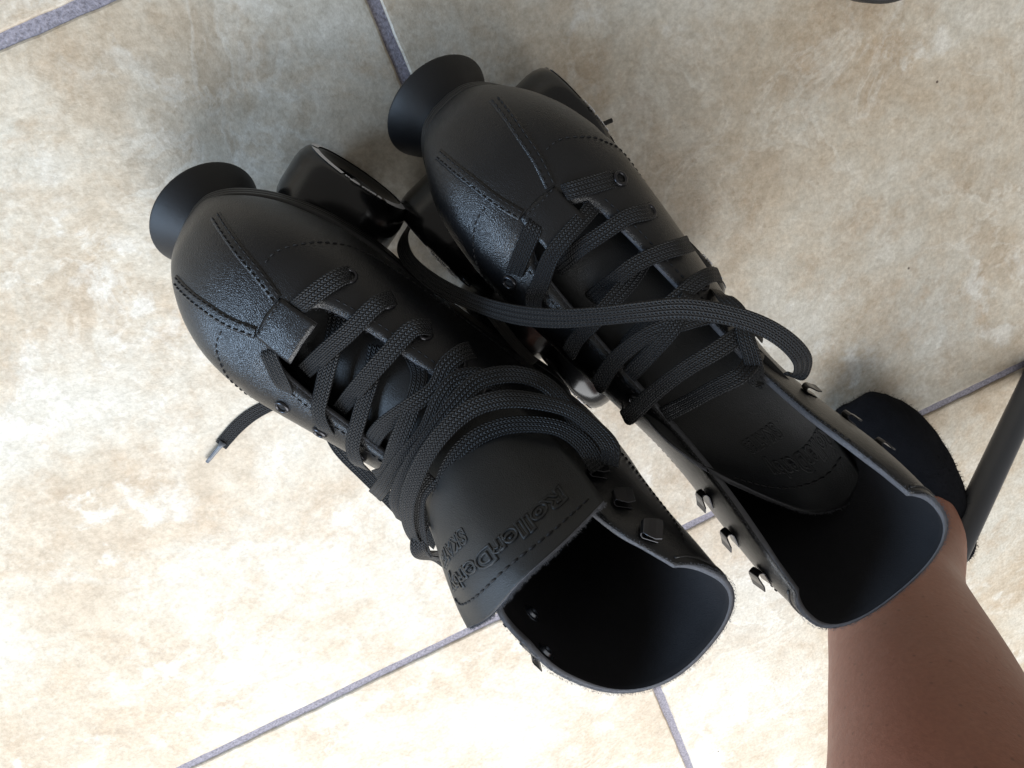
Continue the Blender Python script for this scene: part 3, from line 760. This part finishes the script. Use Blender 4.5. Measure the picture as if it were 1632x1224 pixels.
LACES_L = [
 ('lace', 0.0088, [(0.1925, -0.0379, 0.1589, 0.3, -0.44, 0.85), (0.1972, -0.0362, 0.1634, 0.3, -0.43, 0.85), (0.2025, -0.0275, 0.1666, 0.31, -0.34, 0.89), (0.2072, -0.0144, 0.1678, 0.31, -0.18, 0.93), (0.2081, -0.0048, 0.1605, 0.32, -0.06, 0.95)], {}),
 ('lace', 0.0088, [(0.1867, 0.0332, 0.1639, 0.37, 0.4, 0.84), (0.192, 0.0261, 0.1701, 0.38, 0.32, 0.87), (0.1998, 0.0203, 0.1701, 0.32, 0.26, 0.91), (0.2073, 0.0143, 0.1676, 0.31, 0.18, 0.93), (0.2076, 0.0108, 0.1596, 0.31, 0.14, 0.94)], {}),
 ('lace', 0.0088, [(0.1708, -0.0409, 0.1666, 0.35, -0.47, 0.81), (0.1759, -0.0385, 0.1716, 0.36, -0.45, 0.82), (0.1794, -0.0323, 0.1743, 0.37, -0.39, 0.84), (0.1824, -0.0189, 0.1762, 0.39, -0.24, 0.89), (0.1859, -0.0024, 0.1741, 0.4, -0.03, 0.92), (0.1873, 0.0149, 0.1668, 0.39, 0.19, 0.9)], {}),
 ('lace', 0.0088, [(0.1497, -0.04, 0.1771, 0.38, -0.46, 0.8), (0.1559, -0.039, 0.181, 0.38, -0.45, 0.81), (0.1602, -0.0341, 0.1824, 0.39, -0.41, 0.83), (0.1634, -0.0181, 0.1849, 0.42, -0.23, 0.88), (0.1653, 0.0009, 0.1835, 0.43, 0.01, 0.9), (0.1639, 0.0221, 0.1754, 0.41, 0.28, 0.87)], {}),
 ('lace', 0.0088, [(0.1605, 0.0363, 0.1742, 0.39, 0.43, 0.82), (0.1665, 0.0324, 0.179, 0.4, 0.39, 0.83), (0.1738, 0.0256, 0.1787, 0.41, 0.32, 0.86), (0.1786, 0.0121, 0.1756, 0.4, 0.16, 0.9), (0.1841, -0.0056, 0.1707, 0.4, -0.07, 0.91), (0.1886, -0.0185, 0.1631, 0.39, -0.23, 0.89)], {}),
 ('lace', 0.0088, [(0.139, 0.0411, 0.1831, 0.44, 0.47, 0.76), (0.1453, 0.0372, 0.1875, 0.45, 0.44, 0.78), (0.152, 0.0301, 0.1879, 0.47, 0.36, 0.81), (0.1575, 0.0142, 0.1858, 0.42, 0.18, 0.89), (0.1624, -0.0044, 0.1815, 0.43, -0.06, 0.9), (0.1662, -0.0176, 0.1736, 0.42, -0.22, 0.88)], {}),
 ('lace', 0.0088, [(0.1296, -0.0429, 0.1871, 0.44, -0.49, 0.76), (0.1347, -0.0407, 0.1915, 0.44, -0.47, 0.76), (0.1393, -0.0322, 0.1952, 0.46, -0.39, 0.8), (0.1395, -0.0202, 0.2, 0.48, -0.25, 0.84), (0.1452, -0.0058, 0.2008, 0.5, -0.08, 0.86), (0.1482, 0.0106, 0.1961, 0.5, 0.14, 0.86), (0.1452, 0.0237, 0.189, 0.48, 0.29, 0.83), (0.1395, 0.0326, 0.1836, 0.46, 0.39, 0.8)], {}),
 ('lace', 0.0088, [(0.1121, -0.0392, 0.2006, 0.47, -0.45, 0.76), (0.1184, -0.0393, 0.2031, 0.47, -0.46, 0.76), (0.1277, -0.0363, 0.2016, 0.48, -0.43, 0.77), (0.1348, -0.0287, 0.2022, 0.5, -0.35, 0.79), (0.1363, -0.0179, 0.2062, 0.52, -0.23, 0.83), (0.1342, -0.002, 0.2101, 0.53, -0.03, 0.85), (0.134, 0.0179, 0.2067, 0.52, 0.23, 0.83), (0.1295, 0.0393, 0.1966, 0.47, 0.45, 0.76), (0.1252, 0.0508, 0.1868, 0.44, 0.55, 0.71)], {}),
 ('lace', 0.0088, [(0.1517, -0.0244, 0.1779, 0.41, -0.3, 0.86), (0.1468, -0.0212, 0.1886, 0.48, -0.27, 0.83), (0.1453, -0.0151, 0.1969, 0.49, -0.19, 0.85), (0.1431, -0.0022, 0.2025, 0.5, -0.03, 0.87), (0.1399, 0.0128, 0.2041, 0.49, 0.16, 0.85), (0.1338, 0.0294, 0.2001, 0.5, 0.36, 0.79), (0.134, 0.0374, 0.1936, 0.45, 0.44, 0.78)], {}),
 ('lace', 0.0088, [(0.1213, 0.0129, 0.2186, 0.63, 0.17, 0.76), (0.1208, 0.0253, 0.2178, 0.61, 0.31, 0.73), (0.1091, 0.0418, 0.2157, 0.56, 0.48, 0.68), (0.095, 0.0548, 0.2124, 0.65, 0.58, 0.49), (0.0862, 0.0561, 0.2126, 0.65, 0.59, 0.48)], {}),
 ('lace', 0.0088, [(0.0695, -0.0452, 0.2525, 0.82, -0.51, 0.26), (0.0737, -0.0521, 0.2493, 0.79, -0.56, 0.25), (0.0805, -0.0535, 0.2385, 0.75, -0.57, 0.32), (0.0905, -0.052, 0.2279, 0.66, -0.56, 0.5), (0.1044, -0.0455, 0.2213, 0.69, -0.51, 0.52), (0.1171, -0.038, 0.2193, 0.57, -0.44, 0.69), (0.127, -0.0262, 0.2189, 0.5, -0.32, 0.8), (0.1319, -0.0101, 0.2205, 0.53, -0.13, 0.84), (0.1308, 0.0091, 0.2199, 0.53, 0.12, 0.84), (0.1231, 0.0314, 0.2166, 0.59, 0.38, 0.71), (0.1094, 0.0481, 0.2132, 0.54, 0.53, 0.65), (0.0935, 0.0568, 0.2118, 0.64, 0.59, 0.48)], {}),
 ('lace', 0.0088, [(0.0717, -0.0407, 0.2509, 0.84, -0.47, 0.27), (0.0808, -0.0448, 0.2419, 0.79, -0.5, 0.34), (0.0893, -0.0432, 0.2324, 0.8, -0.49, 0.34), (0.0989, -0.0365, 0.2253, 0.72, -0.43, 0.54), (0.1092, -0.0267, 0.2212, 0.6, -0.33, 0.73), (0.117, -0.0144, 0.2206, 0.63, -0.18, 0.76), (0.1194, -0.0002, 0.2218, 0.64, -0.0, 0.77), (0.1152, 0.0166, 0.2229, 0.63, 0.21, 0.75), (0.1058, 0.0335, 0.2214, 0.73, 0.4, 0.55), (0.0915, 0.047, 0.2186, 0.68, 0.52, 0.51)], {}),
 ('lace', 0.0088, [(0.0775, -0.0466, 0.2312, 0.79, -0.52, 0.34), (0.0871, -0.0509, 0.2219, 0.67, -0.55, 0.5), (0.0958, -0.0531, 0.2142, 0.66, -0.57, 0.49), (0.1055, -0.0522, 0.2101, 0.53, -0.56, 0.64), (0.1159, -0.0468, 0.207, 0.55, -0.52, 0.66), (0.1264, -0.0374, 0.2077, 0.48, -0.44, 0.76), (0.1317, -0.024, 0.2121, 0.51, -0.3, 0.81), (0.1334, -0.0057, 0.2149, 0.53, -0.07, 0.85), (0.1313, 0.0157, 0.2136, 0.52, 0.2, 0.83), (0.1231, 0.0389, 0.2068, 0.47, 0.45, 0.76), (0.1124, 0.0493, 0.2028, 0.54, 0.54, 0.65)], {}),
 ('lace', 0.0088, [(0.1442, 0.0552, 0.13, 0.3, 0.0, 0.95), (0.1347, 0.0599, 0.135, 0.3, 0.0, 0.95), (0.1196, 0.0624, 0.145, 0.3, 0.0, 0.95), (0.1047, 0.0627, 0.16, 0.3, 0.0, 0.95), (0.0903, 0.0627, 0.175, 0.3, 0.0, 0.95), (0.0806, 0.0598, 0.19, 0.3, 0.0, 0.95)], {}),
 ('lace', 0.0088, [(0.1098, 0.0277, 0.2126, 0.6, 0.34, 0.72), (0.1064, 0.0426, 0.2119, 0.56, 0.48, 0.67), (0.1, 0.055, 0.215, 0.3, 0.0, 0.95), (0.0796, 0.0615, 0.2, 0.3, 0.0, 0.95), (0.0643, 0.0666, 0.195, 0.3, 0.0, 0.95)], {}),
]
LACES_R = [
 ('lace', 0.0088, [(0.1928, -0.0392, 0.1585, 0.3, -0.45, 0.84), (0.1986, -0.0342, 0.164, 0.3, -0.41, 0.86), (0.2049, -0.0246, 0.1666, 0.3, -0.3, 0.9), (0.2107, -0.0145, 0.1671, 0.31, -0.19, 0.93), (0.2109, -0.0093, 0.159, 0.31, -0.12, 0.94)], {}),
 ('lace', 0.0088, [(0.2099, 0.002, 0.1599, 0.32, 0.03, 0.95), (0.21, 0.0086, 0.1684, 0.31, 0.11, 0.94), (0.2056, 0.0183, 0.1686, 0.31, 0.23, 0.92), (0.1997, 0.0286, 0.1665, 0.31, 0.35, 0.88), (0.1934, 0.0343, 0.1603, 0.3, 0.41, 0.86)], {}),
 ('lace', 0.0088, [(0.1707, -0.0416, 0.1663, 0.35, -0.48, 0.81), (0.1762, -0.0366, 0.1724, 0.36, -0.43, 0.83), (0.182, -0.0281, 0.1746, 0.38, -0.34, 0.86), (0.1857, -0.0135, 0.1763, 0.4, -0.17, 0.9), (0.1873, -0.0008, 0.1747, 0.4, -0.01, 0.92), (0.1835, 0.0131, 0.1651, 0.4, 0.17, 0.9), (0.1805, 0.0172, 0.1583, 0.39, 0.22, 0.89)], {}),
 ('lace', 0.0088, [(0.1471, -0.044, 0.176, 0.37, -0.5, 0.78), (0.1534, -0.0384, 0.1825, 0.38, -0.45, 0.81), (0.1596, -0.0292, 0.1846, 0.4, -0.35, 0.84), (0.165, -0.0161, 0.1854, 0.42, -0.21, 0.88), (0.166, -0.0048, 0.1846, 0.43, -0.06, 0.9), (0.1621, 0.0098, 0.1759, 0.43, 0.13, 0.9), (0.158, 0.0143, 0.169, 0.42, 0.18, 0.89)], {}),
 ('lace', 0.0088, [(0.128, -0.0443, 0.1871, 0.43, -0.5, 0.75), (0.1357, -0.0397, 0.1927, 0.45, -0.46, 0.77), (0.1397, -0.0317, 0.1955, 0.46, -0.38, 0.8), (0.142, -0.0195, 0.1981, 0.49, -0.25, 0.84), (0.1419, -0.0032, 0.1975, 0.5, -0.04, 0.86), (0.1354, 0.0143, 0.1893, 0.49, 0.18, 0.85), (0.1295, 0.02, 0.183, 0.48, 0.25, 0.84)], {}),
 ('lace', 0.0088, [(0.1955, -0.0291, 0.1609, 0.31, -0.35, 0.88), (0.1969, -0.0165, 0.1706, 0.33, -0.21, 0.92), (0.1976, -0.0002, 0.1759, 0.4, -0.0, 0.92), (0.1955, 0.013, 0.1765, 0.4, 0.17, 0.9), (0.1884, 0.025, 0.1751, 0.38, 0.31, 0.87), (0.182, 0.0344, 0.1719, 0.37, 0.41, 0.84), (0.1725, 0.0385, 0.1715, 0.3, 0.75, 0.6), (0.1715, 0.0365, 0.162, 0.3, 0.75, 0.6)], {}),
 ('lace', 0.0088, [(0.1606, -0.0292, 0.1742, 0.4, -0.35, 0.84), (0.1602, -0.0111, 0.1842, 0.43, -0.14, 0.89), (0.1608, 0.0054, 0.1889, 0.43, 0.07, 0.9), (0.1595, 0.0196, 0.1901, 0.42, 0.25, 0.87), (0.1566, 0.0309, 0.1863, 0.4, 0.37, 0.84), (0.152, 0.0395, 0.1835, 0.3, 0.75, 0.6), (0.151, 0.0375, 0.174, 0.3, 0.75, 0.6)], {}),
 ('lace', 0.0088, [(0.0947, -0.0396, 0.2053, 0.57, -0.46, 0.68), (0.1095, -0.0376, 0.21, 0.58, -0.44, 0.69), (0.1236, -0.0302, 0.2072, 0.49, -0.37, 0.79), (0.1357, -0.012, 0.2071, 0.52, -0.15, 0.84), (0.1419, 0.0045, 0.2043, 0.5, 0.06, 0.86), (0.1401, 0.0243, 0.1994, 0.48, 0.3, 0.83), (0.133, 0.04, 0.1955, 0.3, 0.75, 0.6), (0.132, 0.038, 0.186, 0.3, 0.75, 0.6)], {}),
 ('lace', 0.0088, [(0.0938, -0.0456, 0.2018, 0.55, -0.51, 0.66), (0.1103, -0.0369, 0.215, 0.58, -0.43, 0.69), (0.1194, -0.0148, 0.2211, 0.63, -0.19, 0.75), (0.122, 0.0024, 0.2192, 0.64, 0.03, 0.77), (0.1203, 0.0216, 0.2146, 0.62, 0.27, 0.74), (0.1155, 0.04, 0.2085, 0.3, 0.75, 0.6), (0.1145, 0.038, 0.199, 0.3, 0.75, 0.6)], {}),
 ('lace', 0.0088, [(0.0946, -0.0314, 0.2113, 0.74, -0.38, 0.56), (0.1019, -0.0264, 0.2229, 0.76, -0.32, 0.57), (0.1059, -0.0159, 0.2307, 0.78, -0.2, 0.59), (0.1083, -0.003, 0.2284, 0.8, -0.04, 0.6), (0.1079, 0.0104, 0.2231, 0.79, 0.13, 0.59), (0.1052, 0.0204, 0.2155, 0.62, 0.26, 0.74), (0.1014, 0.0275, 0.2079, 0.6, 0.34, 0.72)], {}),
 ('lace', 0.0088, [(0.1224, -0.038, 0.1863, 0.48, -0.44, 0.76), (0.1249, -0.0373, 0.2004, 0.48, -0.44, 0.76), (0.1185, -0.0369, 0.2106, 0.58, -0.43, 0.69), (0.1131, -0.0301, 0.222, 0.6, -0.36, 0.72), (0.1045, -0.0253, 0.2271, 0.76, -0.31, 0.57), (0.0962, -0.0216, 0.2277, 0.77, -0.27, 0.58), (0.0884, -0.0194, 0.2223, 0.78, -0.24, 0.58)], {}),
 ('lace', 0.0088, [(0.1389, -0.0251, 0.1989, 0.48, -0.31, 0.82), (0.1372, -0.0087, 0.2076, 0.53, -0.11, 0.84), (0.1349, 0.0074, 0.2078, 0.53, 0.1, 0.84), (0.1302, 0.0205, 0.2024, 0.51, 0.26, 0.82), (0.1234, 0.0275, 0.1933, 0.5, 0.34, 0.8)], {}),
 ('lace', 0.0093, [(0.2082, 0.0584, 0.03, 0.3, 0.0, 0.95), (0.214, 0.066, 0.045, 0.99, 0.0, -0.15), (0.2147, 0.0727, 0.06, 1.0, 0.0, -0.08), (0.2129, 0.0744, 0.085, 0.3, 0.0, 0.95), (0.2064, 0.0696, 0.12, 0.3, 0.0, 0.95), (0.2, 0.0593, 0.155, 0.3, 0.0, 0.95), (0.1932, 0.0466, 0.185, 0.3, 0.0, 0.95), (0.1871, 0.0318, 0.208, 0.3, 0.0, 0.95), (0.18, 0.0162, 0.222, 0.3, 0.0, 0.95), (0.1722, 0.0005, 0.232, 0.3, 0.0, 0.95), (0.1618, -0.0146, 0.238, 0.3, 0.0, 0.95), (0.1469, -0.0272, 0.243, 0.3, 0.0, 0.95), (0.1324, -0.0355, 0.247, 0.3, 0.0, 0.95), (0.1185, -0.0396, 0.25, 0.3, 0.0, 0.95), (0.1053, -0.0401, 0.25, 0.3, 0.0, 0.95), (0.093, -0.0371, 0.243, 0.3, 0.0, 0.95), (0.0885, -0.0339, 0.236, 0.3, 0.0, 0.95)], {}),
 ('lace', 0.0062, [(0.1853, 0.0559, 0.135, 0.3, 0.0, 0.95), (0.163, 0.0595, 0.125, 0.3, 0.0, 0.95), (0.1382, 0.0625, 0.115, 0.3, 0.0, 0.95), (0.1162, 0.0635, 0.105, 0.3, 0.0, 0.95)], {}),
]
LOOSE = [(0.1435, 0.0891, 0.02, 0.3, 0.0, 0.95), (0.1437, 0.1048, 0.006, 0.3, 0.0, 0.95), (0.1495, 0.1162, 0.0022, 0.3, 0.0, 0.95), (0.1554, 0.1276, 0.0022, 0.3, 0.0, 0.95), (0.1591, 0.1401, 0.0022, 0.3, 0.0, 0.95), (0.1607, 0.1515, 0.0022, 0.3, 0.0, 0.95), (0.1615, 0.1589, 0.0024, 0.3, 0.0, 0.95)]
txt = [('RollerDerby', .12, .94, .755, .088, .025), ('SKATES', .60, .93, .67, .062, .0)]
HL = [(.070, -.043, .245), (.066, -.043, .268), (.058, -.043, .288), (.072, .044, .232), (.0530, .044, .2556), (.0515, .045, .279)]
HR = [(.070, -.043, .230), (.0509, -.042, .245), (.040, -.042, .262), (.070, .043, .240), (.060, .043, .262), (.048, .043, .282)]
OL = {17: {4: .0405, 8: .029}, 18: {4: .0415, 8: .031}, 19: {4: .0430, 8: .0345}, 20: {4: .0440, 8: .0370}, 21: {4: .0440, 8: .0380}}
build_skate('L', (.15341, -.2864, 0), 2.49257, 'black lace-up roller skate on the left, its tongue folded out showing embossed letters', 1, OL, TL, txt,
            [(.05, .90), (.25, .90), (.5, .90), (.75, .90), (.93, .87), (.975, .82)], HL, LACES_L)
build_skate('R', (.25668, -.27283, 0), 2.28335, 'black lace-up roller skate on the right, standing in front of the bare leg', -1, {}, TR, [('RollerDerby', .02, .60, .80, .075, .015), ('SKATES', .30, .60, .72, .055, 0)],
            [(.05, .90), (.25, .90), (.5, .90), (.75, .90), (.93, .90)], HR, LACES_R)

# ---------------------------------------------------------------- the bare leg and its slipper
def loft(bm, path, seg=48):
    """path: (center, ra, rb, side vector)"""
    rings = []
    n = len(path)
    for i, (c, ra, rb, sv) in enumerate(path):
        t = (path[min(i+1, n-1)][0]-path[max(i-1, 0)][0]).normalized(); a = (sv - t*sv.dot(t)).normalized(); b = t.cross(a)
        rings.append([bm.verts.new(c + a*(ra*math.cos(2*math.pi*k/seg)) + b*(rb*math.sin(2*math.pi*k/seg))) for k in range(seg)])
    for A, B in zip(rings, rings[1:]):
        for k in range(seg): bm.faces.new((A[k], A[(k+1) % seg], B[(k+1) % seg], B[k]))
    bm.faces.new(rings[0][::-1]); bm.faces.new(rings[-1])
LEG = [((0.448, -0.372, 0.026), 0.026, 0.016), ((0.456, -0.384, 0.036), 0.03, 0.024), ((0.464, -0.398, 0.052), 0.032, 0.032), ((0.47, -0.412, 0.078), 0.0315, 0.0366), ((0.47000000000000003, -0.42, 0.1065), 0.025, 0.0283), ((0.448, -0.418, 0.1315), 0.0255, 0.0288), ((0.402, -0.402, 0.1715), 0.03, 0.0343), ((0.352, -0.383, 0.2195), 0.0424, 0.0466), ((0.31, -0.367, 0.2855), 0.0491, 0.0528), ((0.278, -0.36, 0.3385), 0.0535, 0.0567), ((0.25, -0.362, 0.386), 0.0578, 0.061), ((0.248, -0.39, 0.42), 0.0642, 0.0663), ((0.285, -0.46, 0.44), 0.0706, 0.0706), ((0.36, -0.58, 0.43), 0.0803, 0.077), ((0.46, -0.74, 0.43), 0.091, 0.0856)]
side = V(.62, .78, 0)
cs = spline([Vector((*c, a, b)) for c, a, b in LEG], 6)
bm = bmesh.new()
loft(bm, [(V(p[0], p[1], p[2]), p[3], p[4], side) for p in cs])
for v in bm.verts:      # shin crest and the flat inner face beside it
    if .10 < v.co.z < .46 and v.co.x < .47:
        c = min(cs, key=lambda q: (V(q[0], q[1], q[2])-v.co).length); d = v.co - V(c[0], c[1], c[2]); 
        if d.length > 1e-5:
            k = d.normalized().dot(V(-.78, .25, .57).normalized()); k2 = d.normalized().dot(V(-.85, -.45, .2).normalized())
            v.co += d*(.075*max(0, k)**14 - .05*max(0, k2)**6)
person = obj('person', bm, M_skin)
tag(person, 'bare brown lower leg of a seated person wearing a black slipper, beside the right skate', 'person')
SL = [((.424, -.352, .020), .010, .006), ((.428, -.356, .026), .032, .018), ((.438, -.364, .036), .043, .031), ((.453, -.378, .044), .048, .042), ((.470, -.397, .052), .047, .050), ((.490, -.424, .055), .043, .055), ((.508, -.450, .056), .038, .054), ((.524, -.470, .050), .026, .042), ((.530, -.478, .046), .008, .015)]
cs = spline([Vector((*c, a, b)) for c, a, b in SL], 6)
bm = bmesh.new()
loft(bm, [(V(p[0], p[1], max(p[2], p[4])), p[3], p[4], V(.62, .78, 0)) for p in cs])
bm.faces.ensure_lookup_table(); bm.normal_update()
for v in bm.verts: v.co += v.normal*random.uniform(-.0006, .0006)
fz = []
for f in bm.faces:
    c = f.calc_center_median(); sg = 1 if (c - V(.475, -.41, .05)).dot(f.normal) > 0 else -1
    n_ = max(1, int(f.calc_area()*1.1e5))
    vs = [v.co for v in f.verts]
    for _ in range(min(n_, 14)):
        w_ = [random.random() for _ in vs]; t_ = sum(w_); q = V(0, 0, 0)
        for a_, b_ in zip(w_, vs): q += b_*(a_/t_)
        fz.append((q, f.normal*sg))
slip = obj('slipper', bm, M_slip, person)
fibres('fuzz', fz, slip, M_slip, .0030, .00013, .9)

# ---------------------------------------------------------------- loose lace end on the floor
root = ST['L'][0]
le = ribbon('lace', LOOSE, .0094, root, nrm=V(0, 0, 1), thick=.0012)
e1 = V(*LOOSE[-1][:3]); dr = (e1 - V(*LOOSE[-2][:3])).normalized()
bm = bmesh.new(); tube_bm(bm, [e1-dr*.003+V(0, 0, -.0004), e1+dr*.001, e1+dr*.012, e1+dr*.0165], [.0030, .0017, .0015, .0014], 12)
obj('aglet', bm, M_aglet, le)

e2 = V(.170, -.0880, 0)   # lace tip poking out from behind the front wheel of the right skate
rt = ST['R'][0]
bm = bmesh.new(); tube_bm(bm, [V(.180, -.046, .031), V(.1721, -.0632, .030), V(.1672, -.0760, .030)], [.0017, .0016, .0015], 10)
obj('aglet', bm, M_rubber, rt)
bm = bmesh.new(); lathe_bm(bm, [(0, 0), (.054, 0), (.056, .002), (.056, .016), (.053, .020), (0, .020)], None, 64)
pf = obj('furniture_foot', bm, M_rubber); pf.location = (.4000, .0245, 0)
tag(pf, 'dark round foot cut off by the top edge of the picture', 'furniture foot')
# ---------------------------------------------------------------- chair
bm = bmesh.new()
a = V(.640, -.350, .014); b = V(.485, -.434, .122); d = (b-a)
tube_bm(bm, [a-d*.9+V(0, 0, .0)*1, a-d*.3, a, a+d*.5, b, a+d*1.15], .0116, 28)
chair = empty('chair', a)
tag(chair, 'slate grey metal chair, its slanting tubular leg at the right edge behind the person', 'chair')
for v in bm.verts: v.co -= a
obj('leg', bm, simple('slate_paint', (.055, .06, .07), .38), chair)
